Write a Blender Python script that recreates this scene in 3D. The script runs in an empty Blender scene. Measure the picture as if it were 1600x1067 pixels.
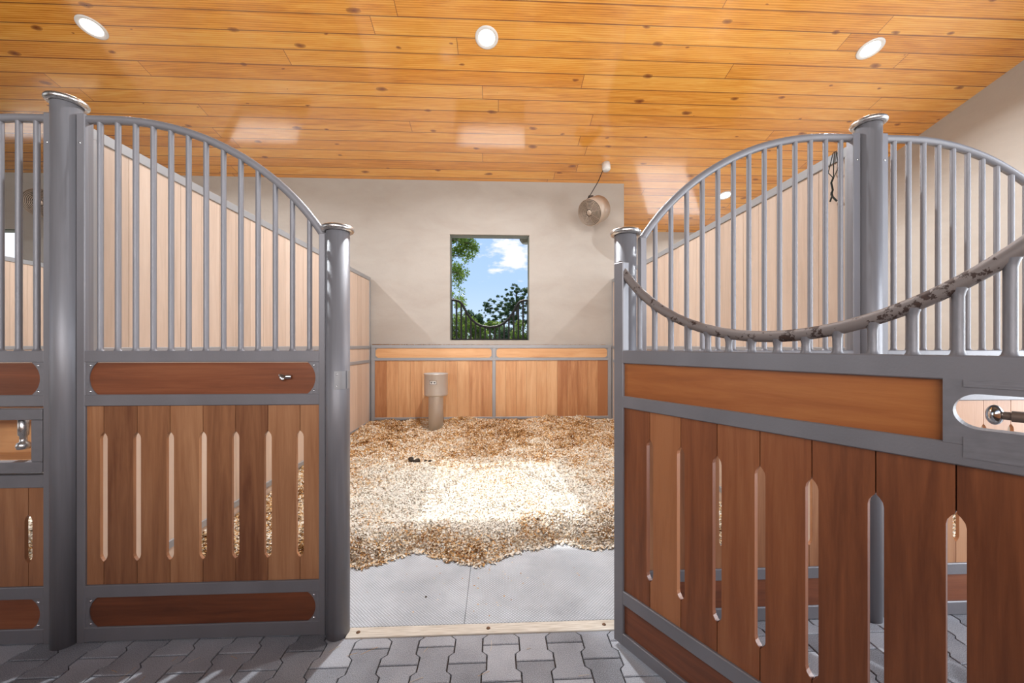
import bpy, math, random
import numpy as np
from mathutils import Vector, Matrix
R = math.radians
random.seed(7); rng = np.random.default_rng(7)
scene = bpy.context.scene
COL = scene.collection

# ------------------------------------------------------------------ camera
F = 590.0; TH = R(2.43); H = 1.30
cam = bpy.data.cameras.new('camera'); co = bpy.data.objects.new('camera', cam); COL.objects.link(co)
co.location = (0, 0, H); co.rotation_euler = (R(90), 0, -TH)
cam.sensor_width = 36; cam.lens = 36*F/1600; cam.shift_y = 5.5/1600
cam.clip_start = .02; cam.clip_end = 400
scene.camera = co
# ------------------------------------------------------------------ view
scene.view_settings.view_transform = 'Standard'; scene.view_settings.look = 'None'
scene.view_settings.exposure = 0.0; scene.view_settings.gamma = 1; scene.view_settings.use_curve_mapping = False
# ------------------------------------------------------------------ world
w = bpy.data.worlds.new('sky'); scene.world = w; w.use_nodes = True
nt = w.node_tree; nt.nodes.clear()
def N(t, k, **kw):
    n = t.nodes.new(k)
    for a, b in kw.items(): setattr(n, a, b)
    return n
out = N(nt, 'ShaderNodeOutputWorld'); bg = N(nt, 'ShaderNodeBackground')
tc = N(nt, 'ShaderNodeTexCoord'); sep = N(nt, 'ShaderNodeSeparateXYZ')
nt.links.new(tc.outputs['Generated'], sep.inputs[0])
gr = N(nt, 'ShaderNodeValToRGB'); nt.links.new(sep.outputs['Z'], gr.inputs[0])
e = gr.color_ramp.elements
e[0].position = 0.0; e[0].color = (.16, .2, .1, 1)
e[1].position = .02; e[1].color = (.66, .81, 1.0, 1)
x_ = e.new(.16); x_.color = (.46, .66, 1.0, 1)
x_ = e.new(.45); x_.color = (.36, .56, .98, 1)
mp = N(nt, 'ShaderNodeMapping'); mp.inputs['Scale'].default_value = (1, 1, 2.6); mp.inputs['Location'].default_value = (.28, .1, .33)
nt.links.new(tc.outputs['Generated'], mp.inputs[0])
no = N(nt, 'ShaderNodeTexNoise'); no.inputs['Scale'].default_value = 4.5; no.inputs['Detail'].default_value = 7; no.inputs['Roughness'].default_value = .52
nt.links.new(mp.outputs[0], no.inputs[0])
cr = N(nt, 'ShaderNodeValToRGB'); cr.color_ramp.elements[0].position = .50; cr.color_ramp.elements[1].position = .62
cdir = Vector((math.tan(math.atan((800-800)/F)+TH)*1.0, 1.0, (539-398)/F)).normalized()
vd = N(nt, 'ShaderNodeVectorMath', operation='SUBTRACT'); nt.links.new(tc.outputs['Generated'], vd.inputs[0]); vd.inputs[1].default_value = cdir
vm = N(nt, 'ShaderNodeVectorMath', operation='MULTIPLY'); nt.links.new(vd.outputs[0], vm.inputs[0]); vm.inputs[1].default_value = (1, 1, 1.5)
vl = N(nt, 'ShaderNodeVectorMath', operation='LENGTH'); nt.links.new(vm.outputs[0], vl.inputs[0])
def nm(op, a, b_):
    n = N(nt, 'ShaderNodeMath', operation=op)
    for i, v in enumerate((a, b_)):
        if isinstance(v, (int, float)): n.inputs[i].default_value = v
        else: nt.links.new(v, n.inputs[i])
    return n.outputs[0]
no.inputs['Scale'].default_value = 16
far = N(nt, 'ShaderNodeTexNoise'); far.inputs['Scale'].default_value = 3.0; far.inputs['Detail'].default_value = 6; nt.links.new(mp.outputs[0], far.inputs[0])
near_ = nm('ADD', no.outputs[0], nm('SUBTRACT', .26, nm('MULTIPLY', vl.outputs['Value'], 3.3)))
away = nm('MULTIPLY', far.outputs[0], nm('MINIMUM', 1.0, nm('MULTIPLY', vl.outputs['Value'], 2.2)))
nt.links.new(nm('MAXIMUM', near_, away), cr.inputs[0])
mx = N(nt, 'ShaderNodeMixRGB'); mx.inputs[2].default_value = (.93, .95, 1.02, 1)
nt.links.new(cr.outputs[0], mx.inputs[0]); nt.links.new(gr.outputs[0], mx.inputs[1])
nt.links.new(mx.outputs[0], bg.inputs[0]); bg.inputs[1].default_value = 1.1
nt.links.new(bg.outputs[0], out.inputs[0])
# ------------------------------------------------------------------ lights
def light(name, kind, loc, energy, color=(1, 1, 1), rot=None, **kw):
    l = bpy.data.lights.new(name, kind); l.energy = energy; l.color = color
    for a, b in kw.items(): setattr(l, a, b)
    o = bpy.data.objects.new(name, l); o.location = loc
    if rot: o.rotation_euler = rot
    COL.objects.link(o); return o
SUN_T = .682
sd = Vector((.045, -1, -SUN_T)).normalized()         # direction the sunlight travels, in through the back window
so = light('sun', 'SUN', (0, 12, 9), 10.0, (1, .96, .90), angle=R(.6)); so.rotation_euler = sd.to_track_quat('-Z', 'Y').to_euler()
# daylight from the aisle's right end; the left and rear lamps are added fill
light('aisle_door_daylight_right', 'AREA', (5.3, .45, 1.7), 215, (.88, .94, 1), (R(90), 0, R(90)), shape='RECTANGLE', size=1.3, size_y=3.0)
light('aisle_fill_left', 'AREA', (-7.5, -.8, 1.9), 25, (1, .97, .93), (R(90), 0, R(-90)), shape='RECTANGLE', size=3.0, size_y=3.0)  # added fill lamp, its opening on the left is unseen
light('rear_fill', 'AREA', (0, -3.9, 2.35), 420, (1, .97, .95), (R(90), 0, 0), shape='RECTANGLE', size=6.0, size_y=1.4)  # added fill lamp behind the camera, brightens the stall fronts

# ------------------------------------------------------------------ mesh builder
class MB:
    def __init__(s): s.v = []; s.f = []; s.t = []; s.sm = []
    def add(s, vs, fs, tint=0.5, smooth=False):
        b = len(s.v); s.v += [tuple(p) for p in vs]
        for f in fs: s.f.append(tuple(i+b for i in f)); s.t.append(tint); s.sm.append(smooth)
        return s
    def box(s, x0, x1, y0, y1, z0, z1, tint=.5, bev=0):
        if bev:
            b = bev
            # chamfered box: three cross boxes merged as one convex hull
            P = []
            for sx, X in ((-1, x0), (1, x1)):
                for sy, Y in ((-1, y0), (1, y1)):
                    for sz, Z in ((-1, z0), (1, z1)):
                        P.append(((X, Y-sy*b, Z-sz*b), (X-sx*b, Y, Z-sz*b), (X-sx*b, Y-sy*b, Z)))
            vs = [p for q in P for p in q]
            def I(a, b_, c, k): return ((a*2+b_)*2+c)*3+k
            fs = []
            for a in (0, 1): fs.append((I(a,0,0,0), I(a,1,0,0), I(a,1,1,0), I(a,0,1,0)))
            for a in (0, 1): fs.append((I(0,a,0,1), I(1,a,0,1), I(1,a,1,1), I(0,a,1,1)))
            for a in (0, 1): fs.append((I(0,0,a,2), I(1,0,a,2), I(1,1,a,2), I(0,1,a,2)))
            for a in (0, 1):
                for b_ in (0, 1):
                    fs.append((I(a,b_,0,0), I(a,b_,1,0), I(a,b_,1,1), I(a,b_,0,1)))
                    fs.append((I(a,0,b_,0), I(a,1,b_,0), I(a,1,b_,2), I(a,0,b_,2)))
                    fs.append((I(0,a,b_,1), I(1,a,b_,1), I(1,a,b_,2), I(0,a,b_,2)))
                    for c in (0, 1): fs.append((I(a,b_,c,0), I(a,b_,c,1), I(a,b_,c,2)))
            return s.add(vs, fs, tint)
        vs = [(x, y, z) for x in (x0, x1) for y in (y0, y1) for z in (z0, z1)]
        return s.add(vs, [(0,1,3,2), (4,6,7,5), (0,4,5,1), (2,3,7,6), (0,2,6,4), (1,5,7,3)], tint)
    def prism(s, poly, y0, y1, tint=.5):
        """poly in XZ, extruded along Y"""
        n = len(poly)
        vs = [(x, y0, z) for x, z in poly] + [(x, y1, z) for x, z in poly]
        fs = [tuple(range(n)), tuple(range(2*n-1, n-1, -1))] + [(i, i+n, (i+1) % n+n, (i+1) % n) for i in range(n)]
        return s.add(vs, fs, tint)
    def prism_z(s, poly, z0, z1, tint=.5):
        n = len(poly)
        vs = [(x, y, z0) for x, y in poly] + [(x, y, z1) for x, y in poly]
        fs = [tuple(range(n-1, -1, -1)), tuple(range(n, 2*n))] + [(i, (i+1) % n, (i+1) % n+n, i+n) for i in range(n)]
        return s.add(vs, fs, tint)
    def tube(s, pts, r, n=12, caps=True, tint=.5, closed=False):
        P = [Vector(p) for p in pts]; m = len(P); rings = []; up = None
        rr = r if isinstance(r, (list, tuple)) else [r]*m
        for i, p in enumerate(P):
            if closed: d = P[(i+1) % m]-P[i-1]
            else: d = P[min(i+1, m-1)]-P[max(i-1, 0)]
            d.normalize()
            if up is None:
                a = Vector((0, 1, 0)) if abs(d.y) < .9 else Vector((1, 0, 0))
                up = (a-d*a.dot(d)).normalized()
            else: up = (up-d*up.dot(d)).normalized()
            sd_ = d.cross(up)
            rings.append([p+(up*math.cos(2*math.pi*k/n)+sd_*math.sin(2*math.pi*k/n))*rr[i] for k in range(n)])
        vs = [q for g in rings for q in g]; fs = []
        for i in range(m if closed else m-1):
            j = (i+1) % m
            for k in range(n): fs.append((i*n+k, i*n+(k+1) % n, j*n+(k+1) % n, j*n+k))
        s.add(vs, fs, tint, True)
        if caps and not closed:
            s.add(rings[0], [tuple(range(n-1, -1, -1))], tint); s.add(rings[-1], [tuple(range(n))], tint)
        return s
    def lathe(s, prof, n=32, M=None, tint=.5, smooth=True):
        """prof: list of (r, z)"""
        M = M or Matrix()
        vs = [M @ Vector((r*math.cos(2*math.pi*k/n), r*math.sin(2*math.pi*k/n), z)) for r, z in prof for k in range(n)]
        fs = [(i*n+k, i*n+(k+1) % n, (i+1)*n+(k+1) % n, (i+1)*n+k) for i in range(len(prof)-1) for k in range(n)]
        return s.add(vs, fs, tint, smooth)
    def build(s, name, mat, parent=None, recalc=True, loc=None):
        me = bpy.data.meshes.new(name); me.from_pydata(s.v, [], s.f); me.validate()
        if recalc:
            import bmesh
            bm = bmesh.new(); bm.from_mesh(me); bmesh.ops.recalc_face_normals(bm, faces=bm.faces); bm.to_mesh(me); bm.free()
        if len(me.polygons) == len(s.f):
            a = me.attributes.new('tint', 'FLOAT', 'FACE'); a.data.foreach_set('value', np.array(s.t, dtype=np.float32))
            me.polygons.foreach_set('use_smooth', np.array(s.sm, dtype=bool))
        me.materials.append(mat)
        o = bpy.data.objects.new(name, me); COL.objects.link(o)
        if parent: o.parent = parent
        if loc: o.location = loc
        return o
def thing(name, label, cat, loc=(0, 0, 0), rotz=0, group=None):
    o = bpy.data.objects.new(name, None); COL.objects.link(o); o.empty_display_size = .1
    o.location = loc; o.rotation_euler = (0, 0, rotz); o['label'] = label; o['category'] = cat
    if group: o['group'] = group
    return o
def tag(o, label, cat, group=None, kind=None):
    o['label'] = label; o['category'] = cat
    if group: o['group'] = group
    if kind: o['kind'] = kind
    return o
def struct(o, label=None):
    o['kind'] = 'structure'
    if label: o['label'] = label
    return o

# ------------------------------------------------------------------ materials
def mat(name, col, rough=.5, metal=0, spec=.5, **kw):
    m = bpy.data.materials.new(name); m.use_nodes = True
    b = m.node_tree.nodes['Principled BSDF']
    b.inputs['Base Color'].default_value = (*col, 1); b.inputs['Roughness'].default_value = rough
    b.inputs['Metallic'].default_value = metal; b.inputs['Specular IOR Level'].default_value = spec
    for k, v in kw.items(): b.inputs[k.replace('_', ' ')].default_value = v
    return m
def bump(m, src, strength, dist=.01, extra=None):
    t = m.node_tree; b = N(t, 'ShaderNodeBump'); b.inputs['Strength'].default_value = strength; b.inputs['Distance'].default_value = dist
    t.links.new(src, b.inputs['Height'])
    t.links.new(b.outputs[0], t.nodes['Principled BSDF'].inputs['Normal']); return b
def noise(t, scale, detail=4, vec=None, rough=.5, dist=0):
    n = N(t, 'ShaderNodeTexNoise'); n.inputs['Scale'].default_value = scale; n.inputs['Detail'].default_value = detail
    n.inputs['Roughness'].default_value = rough; n.inputs['Distortion'].default_value = dist
    if vec: t.links.new(vec, n.inputs['Vector'])
    return n
def ramp(t, src, stops):
    r = N(t, 'ShaderNodeValToRGB'); e = r.color_ramp.elements
    e[0].position = stops[0][0]; e[0].color = (*stops[0][1], 1); e[1].position = stops[-1][0]; e[1].color = (*stops[-1][1], 1)
    for p, c in stops[1:-1]: q = e.new(p); q.color = (*c, 1)
    t.links.new(src, r.inputs[0]); return r
def math_(t, op, a, b=None, c=None):
    n = N(t, 'ShaderNodeMath', operation=op)
    for i, v in enumerate((a, b, c)):
        if v is None: continue
        if isinstance(v, (int, float)): n.inputs[i].default_value = v
        else: t.links.new(v, n.inputs[i])
    return n.outputs[0]
def mixc(t, f, a, b, kind='MIX'):
    n = N(t, 'ShaderNodeMixRGB', blend_type=kind)
    for i, v in enumerate((f, a, b)):
        if isinstance(v, (int, float)): n.inputs[i].default_value = v
        elif isinstance(v, tuple): n.inputs[i].default_value = (*v, 1)
        else: t.links.new(v, n.inputs[i])
    return n.outputs[0]
def wood(name, dark, mid, light_, axis='Z', rough=.45, stretch=14, vary=.5, spec=.5, grain=.5, knots=False, contact=False):
    """grain runs along the axis; the face attribute 'tint' gives each board its own tone"""
    m = mat(name, mid, rough, 0, spec); t = m.node_tree; b = t.nodes['Principled BSDF']
    tc = N(t, 'ShaderNodeTexCoord'); at = N(t, 'ShaderNodeAttribute'); at.attribute_name = 'tint'
    mp = N(t, 'ShaderNodeMapping')
    sc = [stretch]*3; sc['XYZ'.index(axis)] = 1.0
    mp.inputs['Scale'].default_value = sc
    t.links.new(tc.outputs['Object'], mp.inputs[0])
    off = N(t, 'ShaderNodeVectorMath', operation='MULTIPLY_ADD')
    off.inputs[1].default_value = (1, 1, 1)
    cmb = N(t, 'ShaderNodeCombineXYZ')
    k = math_(t, 'MULTIPLY', at.outputs['Fac'], 37.0)
    for i in range(3): t.links.new(k, cmb.inputs[i])
    t.links.new(mp.outputs[0], off.inputs[0]); t.links.new(cmb.outputs[0], off.inputs[2])
    n1 = noise(t, 1.6, 6, off.outputs[0], .6, .6)
    n2 = noise(t, 9, 4, off.outputs[0], .6)
    n3 = noise(t, .9, 2, tc.outputs['Object'])
    a = math_(t, 'MULTIPLY', n1.outputs[0], .55+.2*grain)
    a = math_(t, 'MULTIPLY_ADD', n2.outputs[0], .30*grain, a)
    a = math_(t, 'MULTIPLY_ADD', n3.outputs[0], .2, a)
    tv = math_(t, 'MULTIPLY_ADD', at.outputs['Fac'], vary, -vary*.5)
    a = math_(t, 'ADD', a, tv)
    r = ramp(t, a, [(.25, dark), (.52, mid), (.78, light_)])
    t.links.new(r.outputs[0], b.inputs['Base Color'])
    bump(m, n2.outputs[0], .12, .004)
    return m
PAINT = mat('grey_paint', (.20, .195, .205), .40, .25, .5)
t = PAINT.node_tree; n = noise(t, 260, 2); bump(PAINT, n.outputs[0], .18, .002)
n = noise(t, 5, 5); r = ramp(t, n.outputs[0], [(.3, (.19, .184, .196)), (.7, (.235, .228, .243))]); t.links.new(r.outputs[0], t.nodes['Principled BSDF'].inputs['Base Color'])
# same paint, worn through to rust along the rail where horses chew it
WORN = mat('worn_grey_paint', (.165, .16, .17), .5, .3, .5)
t = WORN.node_tree; tcw = N(t, 'ShaderNodeTexCoord')
n = noise(t, 30, 6, tcw.outputs['Object'], .72); n2 = noise(t, 3, 2, tcw.outputs['Object'])
a = math_(t, 'MULTIPLY_ADD', n2.outputs[0], .35, n.outputs[0])
r = ramp(t, a, [(.0, (.18, .155, .15)), (.72, (.22, .185, .17)), (.735, (.05, .03, .025)), (1, (.09, .05, .035))])
t.links.new(r.outputs[0], t.nodes['Principled BSDF'].inputs['Base Color'])
LIT_GREY = mat('lit_grey_steel', (.33, .33, .335), .45, .3, .5)  # lighter copy of the grey paint, stall light is put into its colour
STEEL = mat('polished_stainless', (.62, .60, .58), .22, 1.0)
t = STEEL.node_tree; n = noise(t, 30, 3); r = ramp(t, n.outputs[0], [(.3, (.22,)*3), (.7, (.42,)*3)]); t.links.new(r.outputs[0], t.nodes['Principled BSDF'].inputs['Roughness'])
BRUSH = mat('brushed_stainless', (.62, .60, .58), .28, .5, .6)
CHROME = mat('chrome', (.7, .7, .7), .12, 1.0)
BOARD = wood('hardwood_boards', (.16, .055, .022), (.34, .145, .062), (.50, .25, .12), 'Z', .42, 16, .72)
GBOARD = wood('gate_hardwood_boards', (.13, .036, .011), (.27, .085, .028), (.40, .155, .058), 'Z', .40, 16, .85)
PLANK = wood('hardwood_plank', (.11, .032, .013), (.225, .068, .026), (.34, .12, .05), 'X', .42, 16, .5)
GPLANK = wood('gate_orange_plank', (.16, .046, .010), (.36, .112, .026), (.50, .19, .05), 'X', .36, 9, .4)
PALE_GLARE = wood('glare_pale_partition_boards', (.47, .345, .26), (.585, .44, .34), (.66, .52, .415), 'Z', .42, 14, .22)  # daylight glare on the partition wood is put into this paler colour
HONEY = wood('honey_wainscot_boards', (.38, .155, .060), (.60, .31, .14), (.72, .44, .23), 'Z', .42, 14, .75)
HONEYX = wood('honey_wainscot_plank', (.45, .19, .08), (.64, .34, .15), (.75, .46, .24), 'X', .42, 12, .5)
# plaster
PLASTER = mat('plaster', (.66, .60, .53), .85, 0, .2); t = PLASTER.node_tree; tcp = N(t, 'ShaderNodeTexCoord')
mpp = N(t, 'ShaderNodeMapping'); mpp.inputs['Scale'].default_value = (1, 1, 2.2); t.links.new(tcp.outputs['Object'], mpp.inputs[0])
n = noise(t, 1.4, 7, mpp.outputs[0], .62, .4); r = ramp(t, n.outputs[0], [(.25, (.385, .335, .288)), (.5, (.42, .373, .326)), (.75, (.45, .405, .358))])
t.links.new(r.outputs[0], t.nodes['Principled BSDF'].inputs['Base Color'])
n = noise(t, 11, 6, tcp.outputs['Object'], .7); bump(PLASTER, n.outputs[0], .25, .01)
CONC = mat('outside_render', (.13, .14, .11), .8)
# knotty pine ceiling
PW = .1638; PY0 = 3.516
PINE = mat('varnished_knotty_pine', (.7, .35, .1), .24, 0, .5, Coat_Weight=.8, Coat_Roughness=.11, Coat_IOR=2.3); t = PINE.node_tree; b = t.nodes['Principled BSDF']
tcc = N(t, 'ShaderNodeTexCoord'); sp = N(t, 'ShaderNodeSeparateXYZ'); t.links.new(tcc.outputs['Object'], sp.inputs[0])
v = math_(t, 'DIVIDE', math_(t, 'SUBTRACT', sp.outputs['Y'], PY0), PW); row = math_(t, 'FLOOR', v); fr = math_(t, 'FRACT', v)
wn = N(t, 'ShaderNodeTexWhiteNoise', noise_dimensions='1D'); t.links.new(row, wn.inputs['W'])
u = math_(t, 'ADD', math_(t, 'DIVIDE', sp.outputs['X'], 4.6), math_(t, 'MULTIPLY', wn.outputs['Value'], 7.3)); colu = math_(t, 'FLOOR', u); fu = math_(t, 'FRACT', u)
cb = N(t, 'ShaderNodeCombineXYZ'); t.links.new(row, cb.inputs[0]); t.links.new(colu, cb.inputs[1])
wn2 = N(t, 'ShaderNodeTexWhiteNoise', noise_dimensions='2D'); t.links.new(cb.outputs[0], wn2.inputs['Vector'])
mpx = N(t, 'ShaderNodeMapping'); mpx.inputs['Scale'].default_value = (.9, 11, 1); t.links.new(tcc.outputs['Object'], mpx.inputs[0])
va = N(t, 'ShaderNodeVectorMath', operation='ADD'); t.links.new(mpx.outputs[0], va.inputs[0])
sc_ = N(t, 'ShaderNodeVectorMath', operation='SCALE'); t.links.new(wn2.outputs['Color'], sc_.inputs[0]); sc_.inputs['Scale'].default_value = 40
t.links.new(sc_.outputs[0], va.inputs[1])
g1 = noise(t, 1.6, 5, va.outputs[0], .55, 1.2); g2 = noise(t, 10, 4, va.outputs[0], .6)
wv = N(t, 'ShaderNodeTexWave', wave_type='BANDS', bands_direction='Y'); t.links.new(va.outputs[0], wv.inputs[0])
wv.inputs['Scale'].default_value = 1.5; wv.inputs['Distortion'].default_value = 5; wv.inputs['Detail'].default_value = 3; wv.inputs['Detail Scale'].default_value = .8
a = math_(t, 'MULTIPLY_ADD', g1.outputs[0], .55, .045); a = math_(t, 'MULTIPLY_ADD', wv.outputs['Fac'], .18, a); a = math_(t, 'MULTIPLY_ADD', g2.outputs[0], .15, a)
a = math_(t, 'MULTIPLY_ADD', wn2.outputs['Value'], .17, a)
rc = ramp(t, a, [(.30, (.44, .130, .014)), (.48, (.68, .26, .030)), (.62, (.83, .37, .055)), (.80, (.90, .49, .11))])
# knots: sparse stretched cells
mk = N(t, 'ShaderNodeMapping'); mk.inputs['Scale'].default_value = (1.7, 3.9, 0); t.links.new(tcc.outputs['Object'], mk.inputs[0])
wobk = noise(t, 9, 2, tcc.outputs['Object']); vk = N(t, 'ShaderNodeVectorMath', operation='MULTIPLY_ADD')
t.links.new(wobk.outputs['Color'], vk.inputs[0]); vk.inputs[1].default_value = (.12, .12, 0); t.links.new(mk.outputs[0], vk.inputs[2])
vo = N(t, 'ShaderNodeTexVoronoi', voronoi_dimensions='2D'); vo.inputs['Scale'].default_value = 1.0; t.links.new(vk.outputs[0], vo.inputs['Vector'])
ks = N(t, 'ShaderNodeSeparateXYZ'); t.links.new(vo.outputs['Color'], ks.inputs[0])
rad = math_(t, 'MULTIPLY_ADD', ks.outputs['X'], .12, .0)
rad = math_(t, 'MULTIPLY', rad, math_(t, 'GREATER_THAN', ks.outputs['Y'], .38))
kd = math_(t, 'DIVIDE', vo.outputs['Distance'], math_(t, 'MAXIMUM', rad, .0005))
kr = ramp(t, kd, [(.0, (1, 1, 1)), (.55, (.75,)*3), (.95, (.35,)*3), (1.0, (0, 0, 0))])
c1 = mixc(t, kr.outputs[0], rc.outputs[0], (.20, .050, .012))
# dark tongue-and-groove joints and butt ends
dj = math_(t, 'MINIMUM', fr, math_(t, 'SUBTRACT', 1, fr)); gj = math_(t, 'LESS_THAN', dj, .030)
de = math_(t, 'MINIMUM', fu, math_(t, 'SUBTRACT', 1, fu)); ge = math_(t, 'LESS_THAN', de, .0007)
gg = math_(t, 'MAXIMUM', gj, ge)
c2 = mixc(t, math_(t, 'MULTIPLY', gg, .85), c1, (.16, .04, .01))
t.links.new(c2, b.inputs['Base Color'])
hh = math_(t, 'SUBTRACT', math_(t, 'MULTIPLY', g1.outputs[0], .18), math_(t, 'MULTIPLY', gg, 1.0))
hh = math_(t, 'ADD', hh, math_(t, 'MULTIPLY', wn2.outputs['Value'], .3))
bump(PINE, hh, .22, .006)
# pavers
PAVE = mat('concrete_pavers', (.3, .3, .31), .85, 0, .3); t = PAVE.node_tree; tcv = N(t, 'ShaderNodeTexCoord'); at = N(t, 'ShaderNodeAttribute'); at.attribute_name = 'tint'
n = noise(t, 340, 3, tcv.outputs['Object'], .7); n2 = noise(t, 4, 4, tcv.outputs['Object'])
a = math_(t, 'MULTIPLY_ADD', at.outputs['Fac'], .14, math_(t, 'MULTIPLY_ADD', n2.outputs[0], .25, math_(t, 'MULTIPLY', n.outputs[0], .75)))
r = ramp(t, a, [(.38, (.10, .102, .112)), (.55, (.30, .303, .325)), (.72, (.54, .545, .575))]); t.links.new(r.outputs[0], t.nodes['Principled BSDF'].inputs['Base Color'])
bump(PAVE, n.outputs[0], .5, .003)
JOINT = mat('dark_sand_joint', (.035, .022, .016), .95)
# rubber mat
RUB = mat('dusty_grey_rubber', (.42, .43, .45), .8, 0, .3); t = RUB.node_tree; tcr = N(t, 'ShaderNodeTexCoord')
mr = N(t, 'ShaderNodeMapping'); mr.inputs['Rotation'].default_value = (0, 0, R(45)); mr.inputs['Scale'].default_value = (85, 85, 0); t.links.new(tcr.outputs['Object'], mr.inputs[0])
vr = N(t, 'ShaderNodeTexVoronoi', voronoi_dimensions='2D', distance='CHEBYCHEV'); vr.inputs['Randomness'].default_value = 0; vr.inputs['Scale'].default_value = 1; t.links.new(mr.outputs[0], vr.inputs['Vector'])
n = noise(t, 3.5, 6, tcr.outputs['Object'], .65); r = ramp(t, n.outputs[0], [(.3, (.48, .51, .545)), (.6, (.64, .675, .715)), (.8, (.74, .77, .80))])
rd = ramp(t, vr.outputs['Distance'], [(.0, (1, 1, 1)), (.30, (.92,)*3), (.44, (.55,)*3)])
t.links.new(mixc(t, 1.0, r.outputs[0], rd.outputs[0], 'MULTIPLY'), t.nodes['Principled BSDF'].inputs['Base Color'])
bump(RUB, math_(t, 'SUBTRACT', 1, vr.outputs['Distance']), .4, .003)
STRIP = mat('cream_threshold', (.62, .56, .47), .6); t = STRIP.node_tree; n = noise(t, 14, 5); r = ramp(t, n.outputs[0], [(.35, (.50, .43, .34)), (.6, (.70, .64, .55))]); t.links.new(r.outputs[0], t.nodes['Principled BSDF'].inputs['Base Color'])
ROD = mat('brown_grey_rod', (.20, .15, .12), .4, .5)
RUST = mat('rusty_bolt', (.16, .08, .04), .7, .3)
BLACK = mat('black_iron', (.010, .010, .010), .7, 0, .25)
WHITE = mat('white_trim', (.78, .77, .75), .45)
GLOW = mat('downlight_lens', (1, 1, 1), .4); GLOW.node_tree.nodes['Principled BSDF'].inputs['Emission Color'].default_value = (1, .97, .92, 1); GLOW.node_tree.nodes['Principled BSDF'].inputs['Emission Strength'].default_value = 9
FANM = mat('beige_dusty_metal', (.40, .31, .24), .45, .3)
FAND = mat('fan_dark_inside', (.05, .035, .028), .7)
TWINE = mat('green_black_twine', (.03, .035, .03), .9)
# shavings: tint runs from dark damp brown to fresh white
SHAV = mat('wood_shavings', (.6, .5, .35), .85, 0, .2); t = SHAV.node_tree; at = N(t, 'ShaderNodeAttribute'); at.attribute_name = 'tint'
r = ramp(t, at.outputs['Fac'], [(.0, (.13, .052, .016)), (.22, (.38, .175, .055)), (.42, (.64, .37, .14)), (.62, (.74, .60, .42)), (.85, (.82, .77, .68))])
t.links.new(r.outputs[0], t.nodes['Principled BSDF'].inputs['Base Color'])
DUNG = mat('dark_droppings', (.03, .02, .012), .9)
GRASS = mat('grass', (.10, .17, .04), .9)
BARK = mat('bark', (.09, .065, .045), .9)
def leafmat(name, c, c2):
    m = mat(name, c, .6); t = m.node_tree; b = t.nodes['Principled BSDF']; at = N(t, 'ShaderNodeAttribute'); at.attribute_name = 'tint'
    r = ramp(t, at.outputs['Fac'], [(0, c), (1, c2)]); t.links.new(r.outputs[0], b.inputs['Base Color'])
    tr = N(t, 'ShaderNodeBsdfTranslucent'); t.links.new(r.outputs[0], tr.inputs[0]); ms = N(t, 'ShaderNodeMixShader'); ms.inputs[0].default_value = .35
    o = t.nodes['Material Output']; t.links.new(b.outputs[0], ms.inputs[1]); t.links.new(tr.outputs[0], ms.inputs[2]); t.links.new(ms.outputs[0], o.inputs[0])
    return m
LEAF = leafmat('broad_leaves', (.045, .10, .012), (.20, .30, .035))
NEEDLE = leafmat('pine_needles', (.035, .07, .03), (.10, .16, .06))
BUSH = leafmat('bush_leaves', (.04, .09, .012), (.20, .28, .035))

# ------------------------------------------------------------------ dimensions
D = 1.735                   # stall front plane
P1, P2, P3, P4 = -1.877, -.712, .602, 1.783
BAY = P4-P1
BY = 5.71                   # back wall inner face
BY2 = 7.03                  # back wall of the deeper bay on the right
def zc(y): return H+3.90-.25*y
XW = 5.5                    # right wall

# ------------------------------------------------------------------ setting
# floor: interlocking bone-shaped pavers
c_, L_ = .1394, .180; hw, nw = .079, .0595
mb = MB(); g = .0022
def paver(cx, cy, tint):
    a, b2, h = hw-g, nw-g, L_/2-g
    prof = [(a, -h), (a, -.053), (b2, -.037), (b2, .037), (a, .053), (a, h)]
    poly = prof+[(-x, y) for x, y in prof[::-1]]
    s = .985
    YC = 1.757 if P2 < cx < P3 else 1.760; poly = [(x, min(y, YC-cy)) for x, y in poly]
    if poly[5][1] <= -h+.012: return
    q = []
    for p_ in poly:
        if not q or (abs(p_[0]-q[-1][0])+abs(p_[1]-q[-1][1])) > 1e-5: q.append(p_)
    poly = q
    n = len(poly)
    vs = [(cx+x, cy+y, -.02) for x, y in poly]+[(cx+x, cy+y, -.0025) for x, y in poly]+[(cx+x*.965, cy+y*.965, 0) for x, y in poly]
    fs = [(i, (i+1) % n, (i+1) % n+n, i+n) for i in range(n)]+[(i+n, (i+1) % n+n, (i+1) % n+2*n, i+2*n) for i in range(n)]+[tuple(range(2*n, 3*n))]
    mb.add(vs, fs, tint)
for i in range(-32, 33):
    for k in range(-9, 3):
        cy = 1.641-L_/2+k*L_ + (L_/2 if i % 2 else 0) + .0
        cx = .022+i*c_
        paver(cx, cy, random.random())
pav = mb.build('floor', PAVE)
struct(pav, 'grey interlocking concrete pavers of the barn aisle')
mb = MB(); mb.box(-12, XW, -4, BY2+.2, -.2, -.0125)
struct(mb.build('floor_base', JOINT), 'dark ground between and below the pavers')
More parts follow.
